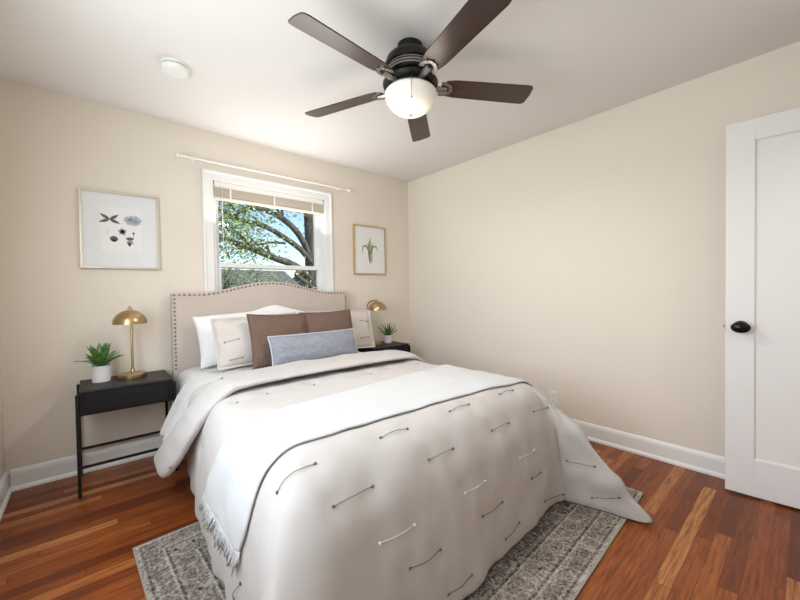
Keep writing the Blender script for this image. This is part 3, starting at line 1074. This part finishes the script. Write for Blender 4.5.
#THROW_EDGES
NYT = 26
tv = []
for i in range(80):
    x, z = tpath[i]
    d = Vector((tpath[min(i+1, 79)][0]-tpath[max(i-1, 0)][0], 0, tpath[min(i+1, 79)][1]-tpath[max(i-1, 0)][1])).normalized()
    inn = Vector((d.z, 0, -d.x))
    if inn.z > .2 or (abs(inn.z) <= .2 and inn.x*(1.18-x) < 0):
        inn = -inn
    for j in range(NYT):
        y = lo[i]+(hi[i]-lo[i])*j/(NYT-1)
        o = Vector((x, y, z))-inn*.15
        hit, nn, _, _ = BVH.ray_cast(o, inn)
        if hit is None:
            hit = Vector((x, y, z))
        tv.append(hit-inn*(.007+.004*abs(N3(x*9, y*9, z*9))+.003*N3(x*3, y*24, z*3)))
b = MB()
b.add(tv, [(i*NYT+j, (i+1)*NYT+j, (i+1)*NYT+j+1, i*NYT+j+1) for i in range(79) for j in range(NYT-1)])
thr = b.build('throw_blanket', M['throw'], smooth=True, solid=.010, subsurf=1, offset=0)
tag(thr, 'white fringed throw blanket laid across the comforter near the bed foot', 'throw blanket')
# edge roll gives the throw its thickness line
b = MB()
for i in range(70):
    u = i/69*(NYT-1)
    j = min(int(u), NYT-2)
    p = tv[79*NYT+j].lerp(tv[79*NYT+j+1], u-j)
    q = tv[77*NYT+j].lerp(tv[77*NYT+j+1], u-j)
    d = (p-q).normalized()
    ln = random.uniform(.075, .115)
    sw = Vector((random.uniform(-.004, .012), random.uniform(-.022, .022), 0))
    pts = [p-d*.004, p+d*ln*.35+sw*.3, p+d*ln*.7+sw*.7+Vector((-.004, 0, 0)), p+d*ln+sw]
    b.tube(pts, [.0034, .0036, .0032, .0018], 6)
    for s2 in range(2):
        e2 = p+d*ln*random.uniform(.7, 1.05)+Vector((random.uniform(-.006, .010), random.uniform(-.03, .03), 0))
        b.tube([p, p.lerp(e2, .5)+Vector((0, random.uniform(-.006, .006), 0)), e2], [.0024, .0026, .0014], 5)
b.build('fringe', M['throw'], thr, smooth=True)


# ---- pillows
def pillow_mb(wd, ht, th, seed, pinch=.05, wr=.008, nx=34, top_bulge=0.):
    b = MB()
    vs, fs = [], []
    ny = max(18, int(nx*ht/wd))
    idx = {}
    for side in (1, -1):
        for i in range(nx+1):
            for j in range(ny+1):
                u, v = 2*i/nx-1, 2*j/ny-1
                # denser near the rim
                u = math.sin(u*PI/2)*.55+u*.45
                v = math.sin(v*PI/2)*.55+v*.45
                rimv = i in (0, nx) or j in (0, ny)
                if rimv and side == -1:
                    idx[side, i, j] = idx[1, i, j]
                    continue
                x = u*wd/2*(1-pinch*(1-v*v)*u*u)
                z = v*ht/2*(1-pinch*1.2*(1-u*u)*v*v)
                if v > 0:
                    z += top_bulge*v*v*(1-abs(u)**1.25)
                t = (max(0, 1-abs(u)**2.4)*max(0, 1-abs(v)**2.4))**.55
                y = -side*th/2*t
                n = N3(u*2.2+seed, v*2.2, side*3+seed)*1.3+.6*N3(u*6+seed, v*5, seed)
                y += -side*wr*n*min(1, t*2)
                x += .006*N3(u*3, v*3, seed+7)
                z += .006*N3(u*3, v*3, seed+17)
                idx[side, i, j] = len(vs)
                vs.append((x, y, z+ht/2))
        for i in range(nx):
            for j in range(ny):
                fs.append((idx[side, i, j], idx[side, i+1, j], idx[side, i+1, j+1], idx[side, i, j+1]))
    b.add(vs, fs)
    return b


def place(o, loc, lean, roll=0, yaw=0):
    o.location = loc
    o.rotation_euler = (-lean, roll, yaw)
    return o


def edge_loop(wd, ht, pinch, n=24):
    pts = []
    for a, bb in (((-1, -1), (1, -1)), ((1, -1), (1, 1)), ((1, 1), (-1, 1)), ((-1, 1), (-1, -1))):
        for i in range(n):
            u = a[0]+(bb[0]-a[0])*i/n
            v = a[1]+(bb[1]-a[1])*i/n
            pts.append((u*wd/2*(1-pinch*(1-v*v)*u*u), 0, v*ht/2*(1-pinch*1.2*(1-u*u)*v*v)+ht/2))
    return pts+[pts[0]]


ZB = .636
p = pillow_mb(.64, .385, .17, 1).build('pillow', M['whitecotton'], smooth=True, subsurf=1)
tag(place(p, (.895, 2.80, ZB+.014), .26, math.radians(-4)), 'plain white pillow at the left end, leaning on the headboard', 'pillow')
p = pillow_mb(.56, .345, .15, 4, top_bulge=.088).build('pillow', M['whitecotton'], smooth=True, subsurf=1)
tag(place(p, (1.150, 2.865, ZB+.010), .10, math.radians(0)), 'white pillow whose top peeks out behind the two brown cushions', 'pillow')


def sham(seed, loc, lean, roll, yaw, label):
    t = thing('pillow_sham', (0, 0, 0), label, 'pillow sham', 'pair of oatmeal pillow shams')
    place(t, loc, lean, roll, yaw)
    wd, ht = .645, .365
    pillow_mb(wd-.03, ht-.025, .16, seed, .03, .011).build('cushion', M['sham'], t, smooth=True, subsurf=1, loc=(0, 0, .0125))
    # flat flange all round
    lo_, li_ = edge_loop(wd, ht, .02), edge_loop(wd-.05, ht-.05, .03)
    n = len(lo_)
    b = MB()
    vs = [(x+.004*N3(x*9, z*9, seed), -.012+.012*N3(x*8, z*8, seed+3), z) for x, y, z in lo_]+[(x, -.002, z+.025) for x, y, z in li_]
    b.add(vs, [(i, i+1, n+i+1, n+i) for i in range(n-1)])
    b.build('flange', M['sham'], t, smooth=True, solid=.006, subsurf=1)
    # tied stitches on the face
    fb = pillow_mb(wd-.03, ht-.025, .16, seed, .03, .011)
    bv = BVHTree.FromPolygons([Vector(q) for q in fb.v], fb.f)
    for (x0, z0, x1, z1) in [(-.26, .17, -.17, .18), (-.24, .045, -.16, .05), (.16, .24, .25, .23), (.15, .08, .24, .09), (-.05, .29, .04, .29), (-.06, .15, .03, .14)]:
        pts = []
        for i in range(7):
            x, z = x0+(x1-x0)*i/6, z0+(z1-z0)*i/6
            h, nn, _, _ = bv.ray_cast(Vector((x, -1, z)), Vector((0, 1, 0)))
            pts.append((x, h.y-.003, z+.0125))
        b = MB().tube(pts, .0014, 5)
        b.ball(pts[0], .005, 8, 5); b.ball(pts[-1], .005, 8, 5)
        b.build('stitch', M['thread'], t, smooth=True)
    return t


sham(11, (.955, 2.63, ZB+.006), .28, math.radians(-1.5), math.radians(3), 'oatmeal flanged sham with tied stitches in front of the left white pillow')
sham(15, (1.69, 2.70, ZB+.005), .28, math.radians(1.5), math.radians(-4), 'oatmeal flanged sham with tied stitches at the right end, beside the right lamp')
for seed, loc, lean, roll, yaw, label in ((21, (1.050, 2.475, ZB), .32, math.radians(2), math.radians(4), 'left of the two brown waffle cushions, in front of an oatmeal sham'),
                                          (27, (1.470, 2.505, ZB), .32, math.radians(-1), math.radians(-3), 'right of the two brown waffle cushions, behind the blue lumbar cushion')):
    c = pillow_mb(.455, .385, .14, seed, .045, .008).build('throw_cushion', M['brown'], smooth=True, subsurf=1)
    place(c, loc, lean, roll, yaw)
    tag(c, label, 'cushion', 'pair of brown waffle cushions')
    MB().tube(edge_loop(.455, .385, .045), .004, 6).build('seam', M['brown'], c, smooth=True)
lu = pillow_mb(.70, .225, .12, 33, .03, .008, 40).build('lumbar_cushion', M['blue'], smooth=True, subsurf=1)
place(lu, (1.258, 2.345, ZB+.010), .34, math.radians(0), math.radians(1))
tag(lu, 'long blue-grey woven lumbar cushion in front of the brown cushions', 'cushion')
MB().tube(edge_loop(.70, .225, .03), .0045, 6).build('piping', M['bluetrim'], lu, smooth=True)


# ------------------------------------------------------------------ nightstands, lamps, plants
def nightstand(loc, label):
    t = thing('nightstand', loc, label, 'nightstand', 'pair of black nightstands')
    W_, D_, Z0, Z1 = .462, .35, .465, .612
    # local origin: front left foot
    b = MB().box(.004, W_-.004, .0, D_, Z0, Z1-.014)
    b.build('drawer_case', M['blackwood'], t, bevel=.003)
    MB().box(.004, W_, -.006, D_+.004, Z1-.014, Z1).build('table_top', M['tabletop'], t, bevel=.003)
    dr = MB().box(.030, W_-.030, -.010, .0, Z0+.014, Z1-.026).build('drawer_front', M['blackwood'], t, bevel=.002)
    b = MB().box(W_/2-.05, W_/2+.05, -.014, -.009, Z1-.047, Z1-.034)
    b.build('pull', M['blackmetal'], dr, bevel=.001)
    for x in (0, W_-.020):
        for y in (-.008, D_-.014):
            x_ = -.013 if x == 0 else W_-.003
            MB().box(x_, x_+.016, y, y+.016, 0, Z1-.022).build('leg', M['blackmetal'], t, bevel=.002)
    for y in (-.004, D_-.012):
        MB().box(.002, W_-.002, y, y+.012, .163, .178).build('stretcher', M['blackmetal'], t, bevel=.002)
    for x in (-.012, W_-.002):
        MB().box(x, x+.013, .008, D_-.014, .163, .179).build('side_rail', M['blackmetal'], t, bevel=.002)
    return t


NSL, NSR = (-.060, 2.728, 0), (2.06, 2.765, 0)
nightstand(NSL, 'black one-drawer nightstand to the left of the bed, under the flower-study print')
nightstand(NSR, 'black nightstand in the far right corner, mostly hidden behind the bed')
ZN = .612


def desk_lamp(loc, ang, label):
    t = thing('table_lamp', loc, label, 'table lamp', 'pair of brass dome lamps', rz=ang)
    # local +x: from the stem to the shade
    MB().lathe([(.074, 0), (.080, .003), (.080, .024), (.076, .029), (.012, .031), (1e-5, .031)], 40).build('base', M['brass'], t, smooth='auto')
    st = [(-.050, 0, .026), (-.052, 0, .12), (-.060, 0, .25), (-.068, 0, .34), (-.068, 0, .400), (-.050, 0, .436), (-.012, 0, .454), (.033, 0, .456), (.047, 0, .450)]
    MB().tube(smooth_path(st, 40), .0075, 10).build('stem', M['brass'], t, smooth=True)
    MB().lathe([(.012, .022), (.012, .046), (.008, .052)], 16, (-.050, 0, 0)).build('collar', M['brass'], t, smooth='auto')
    sx = .047
    prof = [(.093*math.cos(a), .358+.090*math.sin(a)) for a in np.linspace(0, PI/2, 16)]
    prof[-1] = (1e-5, .448)
    inner = [(.0905*math.cos(a), .358+.0875*math.sin(a)) for a in np.linspace(PI/2, 0, 16)]
    inner[0] = (1e-5, .4455)
    sh = MB().lathe(inner+prof[:1], 40, (sx, 0, 0)).lathe(prof, 40, (sx, 0, 0)).build('lamp_shade', M['brass'], t, smooth='auto')
    MB().lathe([(.012, .442), (.012, .458), (.007, .462), (.007, .470), (1e-5, .473)], 16, (sx, 0, 0)).build('finial', M['brass'], sh, smooth='auto')
    b = MB().lathe([(.012, .442), (.012, .400)], 12, (sx, 0, 0)).ball((sx, 0, .392), .020, 12, 8)
    b.build('bulb', M['white'], t, smooth=True)
    return t


desk_lamp((.204, 2.945, ZN), math.radians(-98), 'brass dome lamp on the left nightstand, beside the fern')
desk_lamp((2.205, 2.955, ZN), math.radians(-66), 'brass dome lamp on the right nightstand, its arm curving over the shade')


def leaf_strip(b, base, az, length, width, droop, rise, n=7, fold=.15, serr=0):
    """a pointed arched leaf or frond blade"""
    d = Vector((math.cos(az), math.sin(az), 0))
    side = Vector((-d.y, d.x, 0))
    vs = []
    for i in range(n+1):
        u = i/n
        c = Vector(base)+d*(length*u*math.cos(rise)*(1-.1*u))+Vector((0, 0, length*(u*math.sin(rise)-droop*u*u)))
        wv = width*(math.sin(PI*min(.98, .12+.86*u))**.8)*(1-.3*u)
        vs += [c-side*wv/2+Vector((0, 0, wv*fold)), c, c+side*wv/2+Vector((0, 0, wv*fold))]
    fs = []
    for i in range(n):
        a = i*3
        fs += [(a, a+1, a+4, a+3), (a+1, a+2, a+5, a+4)]
    b.add(vs, fs)


# fern: fronds of many leaflets
pl = thing('potted_fern', (.048, 2.945, ZN), 'green fern in a white pot on the left nightstand', 'potted plant')
MB().lathe([(.044, 0), (.047, .003), (.050, .10), (.0515, .103), (.0475, .103), (.045, .088), (1e-5, .088)], 40).build('pot', M['pot'], pl, smooth='auto')
MB().lathe([(1e-5, .090), (.045, .0895)], 24).build('soil', M['soil'], pl)
rnd = random.Random(5)
for k in range(26):
    az = 2*PI*k/26+rnd.uniform(-.2, .2)
    L_ = rnd.uniform(.12, .155)
    rise = rnd.uniform(.85, 1.2)
    droop = rnd.uniform(.22, .4)
    if k % 2 == 0:
        rise, L_, droop = rnd.uniform(1.25, 1.45), rnd.uniform(.14, .175), .12
    d = Vector((math.cos(az), math.sin(az), 0))
    side = Vector((-d.y, d.x, 0))
    b = MB()
    pts = []
    for i in range(13):
        u = i/12
        c = d*(.012+L_*u*math.cos(rise)*(1+.35*u))+Vector((0, 0, .09+L_*(u*math.sin(rise)-droop*u*u)))
        pts.append(c)
    b.tube(pts, [.0013]*12+[.0006], 5)
    for i in range(1, 13):
        u = i/12
        ll = .024*math.sin(PI*min(.97, .15+.8*u))+.004
        tdir = (pts[i]-pts[i-1]).normalized()
        for sg in (-1, 1):
            e = pts[i]+(side*sg*.85+tdir*.6).normalized()*ll+Vector((0, 0, -.003))
            w_ = tdir*.0062
            mid = pts[i].lerp(e, .45)+Vector((0, 0, .002))
            b.add([pts[i], mid-w_, e, mid+w_], [(0, 1, 2, 3)])
    b.build('frond', M['fern'], pl)
# spiky succulent
pl = thing('potted_succulent', (2.40, 2.965, ZN), 'spiky green plant in a small white pot on the right nightstand', 'potted plant')
MB().lathe([(.036, 0), (.040, .003), (.045, .082), (.0465, .085), (.042, .085), (.040, .074), (1e-5, .074)], 36).build('pot', M['pot'], pl, smooth='auto')
MB().lathe([(1e-5, .077), (.040, .0765)], 24).build('soil', M['soil'], pl)
for k in range(22):
    b = MB()
    az = k*2.399+rnd.uniform(-.2, .2)
    rise = .45+.95*(k/22)
    leaf_strip(b, (math.cos(az)*.008, math.sin(az)*.008, .072), az, rnd.uniform(.125, .175), .018, .10, rise)
    b.build('leaf', M['succulent'], pl, smooth=True, solid=.0025)


# ------------------------------------------------------------------ framed prints
def disc(b, cx, cz, rx, rz, n=14, rot=0, y=-.0005):
    pts = []
    for i in range(n):
        a = 2*PI*i/n
        x, z = rx*math.cos(a), rz*math.sin(a)
        pts.append((cx+x*math.cos(rot)-z*math.sin(rot), y, cz+x*math.sin(rot)+z*math.cos(rot)))
    b.poly(pts)


def petal(b, cx, cz, ang, ln, wd, y=-.0005):
    pts = []
    for u in np.linspace(0, 1, 9):
        pts.append((u*ln, wd/2*math.sin(PI*u**.8)))
    for u in np.linspace(.9, .1, 8):
        pts.append((u*ln, -wd/2*math.sin(PI*u**.8)))
    b.poly([(cx+x*math.cos(ang)-z*math.sin(ang), y, cz+x*math.sin(ang)+z*math.cos(ang)) for x, z in pts])


def framed(name, loc, wd, ht, fm, inset, label):
    t = thing(name, loc, label, 'framed picture')
    fw, dp = .014, .022
    b = MB()
    b.box(-wd/2, -wd/2+fw, -dp, 0, -ht/2, ht/2); b.box(wd/2-fw, wd/2, -dp, 0, -ht/2, ht/2)
    b.box(-wd/2+fw, wd/2-fw, -dp, 0, -ht/2, -ht/2+fw); b.box(-wd/2+fw, wd/2-fw, -dp, 0, ht/2-fw, ht/2)
    b.build('frame', M[fm], t, bevel=.002)
    MB().box(-wd/2+fw, wd/2-fw, -.010, -.002, -ht/2+fw, ht/2-fw).build('mat_board', M['matboard'], t)
    pp = MB().box(-wd/2+inset, wd/2-inset, -.0115, -.0095, -ht/2+inset, ht/2-inset).build('paper', M['paper'], t)
    return t, pp


t, pp = framed('framed_print', (.181, YB-.0005, 1.598), .436, .523, 'champagne', .105, 'large champagne-framed print of grey flower studies, left of the window')
b = MB()
Y0 = -.0122
rnd = random.Random(3)
b.cur = 0
for ang in (2.55, .62, -2.75, -.42):                   # four-leaf cross
    petal(b, -.062, .072, ang, .062, .020, Y0)
disc(b, -.042, -.058, .022, .019, y=Y0); petal(b, -.042, -.080, PI/2, .022, .02, Y0)
disc(b, .045, -.052, .022, .011, y=Y0)
b.box(.0645, .0675, Y0, Y0+.0002, -.040, -.008); disc(b, .066, -.012, .006, .009, y=Y0)
petal(b, .042, -.105, PI/2, .03, .016, Y0)
b.cur = 1
for k in range(11):
    a = k*2*PI/11
    petal(b, .005, -.006, a, .030*(1 if k % 2 else .75), .011, Y0+.0001)
disc(b, .045, -.078, .019, .015, y=Y0)
b.box(-.0745, -.073, Y0, Y0+.0002, -.035, .005)
b.cur = 2
for k in range(46):
    a = k*2.4
    r = math.sqrt(k/46)
    disc(b, .064+.046*r*math.cos(a), .076+.030*r*math.sin(a), .0085, .0075, 9, y=Y0-.00002*(k % 5))
b.build('flower_studies', [M['inkdark'], M['inkgrey'], M['inkblue']], pp)

t, pp = framed('framed_print', (2.292, YB-.0005, 1.605), .425, .520, 'gold', .03, 'gold-framed print of a green leafy stem, right of the window')
b = MB()
b.cur = 0
petal(b, 0, -.145, PI/2+.03, .17, .016, Y0); petal(b, -.006, -.15, PI/2+.12, .20, .013, Y0-.0001); petal(b, .01, -.15, PI/2-.14, .16, .012, Y0-.0002)
for pts, wv in (([(-.005, -.06), (-.035, .02), (-.070, .045), (-.095, .02), (-.105, -.05)], .017), ([(.005, -.05), (.035, .03), (.065, .045), (.088, .03), (.098, -.01)], .016), ([(0, -.06), (-.02, .03), (-.05, .075)], .013), ([(0, -.05), (.022, .04), (.04, .085)], .013)):
    ps = smooth_path(pts, 14)
    n = len(ps)
    L1, L2 = [], []
    for i, (x, z) in enumerate(ps):
        q = ps[min(i+1, n-1)]; q0 = ps[max(i-1, 0)]
        dx, dz = q[0]-q0[0], q[1]-q0[1]
        l = math.hypot(dx, dz)
        ww = wv/2*math.sin(PI*min(.97, .15+.83*i/(n-1)))
        L1.append((x-dz/l*ww, Y0-.0003, z+dx/l*ww)); L2.append((x+dz/l*ww, Y0-.0003, z-dx/l*ww))
    b.poly(L1+L2[::-1])
b.cur = 1
for i, (dx, sx) in enumerate(((0, .008), (-.012, .006), (.012, .006))):
    petal(b, dx*.5, .03-.02*abs(i), PI/2-dx*14, .11-.02*i, .020, Y0-.0004)
b.build('leafy_stem', [M['inkgreen'], M['inkolive']], pp)

# ------------------------------------------------------------------ outdoors, seen through the window
GZ = -.75
struct('ground', MB().box(-45, 60, -40, 80, GZ-.2, GZ), M['lawn'], 'lawn outside the window', 'lawn')


def tree(loc, limbs, leaves, seed, label, leaf_size):
    t = thing('shade_tree', loc, label, 'tree')
    rnd = random.Random(seed)
    bark = MB()
    tips = []

    def grow(pts, r0, r1, depth):
        ps = [Vector(q) for q in smooth_path(pts, 14)]
        bark.tube(ps, list(np.linspace(r0, r1, 14)), 9 if depth == 0 else 6)
        if depth >= 3:
            tips.extend(ps[4:])
            return
        for k in range((7, 6, 6)[depth]):
            i = rnd.randint(5, 13)
            st = ps[i]
            d = (ps[min(i+1, 13)]-ps[i-1]).normalized()
            rv = Vector((rnd.uniform(-1, 1), rnd.uniform(-1, 1), rnd.uniform(-.35, .9)))
            d2 = (d*.8+rv*.9).normalized()
            ln = (1.7, .95, .6)[depth]*rnd.uniform(.6, 1.2)
            m1 = st+d2*ln*.5+Vector((0, 0, rnd.uniform(-.08, .12)))
            e = st+d2*ln+Vector((0, 0, rnd.uniform(-.3, .15)))
            ra = (r0+(r1-r0)*i/13)*.55
            grow([tuple(st), tuple(m1), tuple(e)], ra, ra*.35, depth+1)
            if depth:
                tips.append(e)

    for pts, r0, r1, dep in limbs:
        grow(pts, r0, r1, dep)
    bark.build('trunk_and_limbs', M['bark'], t, smooth=True)
    lf = MB()
    for k in range(leaves):
        c = rnd.choice(tips)+Vector((rnd.gauss(0, .30), rnd.gauss(0, .30), rnd.gauss(0, .26)))
        a = Vector((rnd.uniform(-1, 1), rnd.uniform(-1, 1), rnd.uniform(-1, .4))).normalized()
        n_ = a.cross(Vector((rnd.uniform(-1, 1), rnd.uniform(-1, 1), 1))).normalized()
        s = leaf_size*rnd.uniform(.6, 1.3)
        lf.add([c, c+a*s*.45+n_*s*.3, c+a*s, c+a*s*.45-n_*s*.3], [(0, 1, 2, 3)])
    tag(lf.build('foliage', M['leaf'], t), kind='stuff')
    return t


#TREES
tree((4.36, 8.35, GZ), [
    ([(.02, 0, 0), (.0, 0, 1.6), (.0, 0, 3.2), (-.02, .05, 4.4), (.15, .1, 5.6), (.5, .2, 7.0)], .27, .12, 1),
    ([(0, -.05, 2.6), (-.30, -.1, 3.15), (-.60, -.15, 3.50), (-1.01, -.15, 3.76), (-1.41, -.15, 3.85), (-1.72, -.15, 3.80), (-2.03, -.15, 3.57), (-2.58, -.2, 3.41)], .085, .035, 2),
    ([(0, -.05, 2.55), (-.40, -.2, 2.95), (-.86, -.25, 3.22), (-1.26, -.25, 3.42), (-1.64, -.25, 3.50), (-1.94, -.25, 3.53), (-2.28, -.25, 3.66), (-2.6, -.3, 3.70)], .075, .030, 2),
    ([(0, -.05, 2.0), (-.48, -.5, 2.38), (-.87, -.55, 2.60), (-1.26, -.55, 2.71), (-1.69, -.55, 2.87), (-2.10, -.55, 2.99), (-2.37, -.55, 3.08), (-2.72, -.6, 3.22)], .095, .040, 2),
    ([(-.86, -.25, 3.10), (-1.24, -.35, 3.07), (-1.62, -.35, 2.99), (-1.86, -.35, 3.15), (-2.2, -.4, 3.30)], .032, .015, 2),
    ([(-.62, -.6, 2.45), (-.87, -.85, 2.32), (-.60, -.85, 2.13), (-.39, -.85, 1.97), (-.2, -.9, 1.75)], .06, .05, 3),
    ([(-.02, 0, 3.6), (-.5, -.2, 4.2), (-1.2, -.3, 4.5), (-2.2, -.3, 4.4)], .07, .03, 2),
], 17000, 12, 'spreading tree with arching limbs close outside the window', .066)
tree((3.3, 12.5, GZ), [([(0, 0, 0), (.05, 0, .9), (0, .1, 1.7), (.1, 0, 2.4)], .10, .04, 1), ([(0, 0, .9), (.6, .1, 1.5), (1.2, .1, 1.9)], .05, .02, 1), ([(0, 0, .8), (-.5, .1, 1.4), (-1.0, .1, 1.9)], .05, .02, 1)],
     5000, 31, 'smaller leafy tree behind the arching limbs, at the lower left of the window', .07)


def house(name, loc, wd, dp, hh, rf, label, rz=0):
    t = thing(name, loc, label, 'house', rz=rz)
    MB().box(-wd/2, wd/2, 0, dp, 0, hh).build('siding', M['siding'], t)
    b = MB()
    v = [(-wd/2-.3, -.35, hh-.05), (wd/2+.3, -.35, hh-.05), (wd/2+.3, dp+.35, hh-.05), (-wd/2-.3, dp+.35, hh-.05), (-wd/2-.3, dp/2, hh+rf), (wd/2+.3, dp/2, hh+rf)]
    b.add(v, [(0, 1, 5, 4), (2, 3, 4, 5), (0, 4, 3), (1, 2, 5), (0, 3, 2, 1)])
    b.build('roof', M['shingle'], t)
    for x in (-wd*.28, wd*.22):
        f = MB().box(x-.55, x+.55, -.05, .02, hh*.42, hh*.80).build('window_frame', M['trim'], t)
        MB().box(x-.47, x+.47, -.07, -.045, hh*.42+.08, hh*.80-.08).build('glazing', M['darkglass'], f)
    return t


house('neighbor_house', (6.6, 19.0, GZ), 4.6, 5, 2.2, 1.15, 'grey-roofed low house beyond the tree, seen at the window bottom')
house('neighbor_house', (15.5, 22.0, GZ), 6.5, 6, 2.4, 1.3, 'pale house with a grey roof beyond the tree, at the window right')
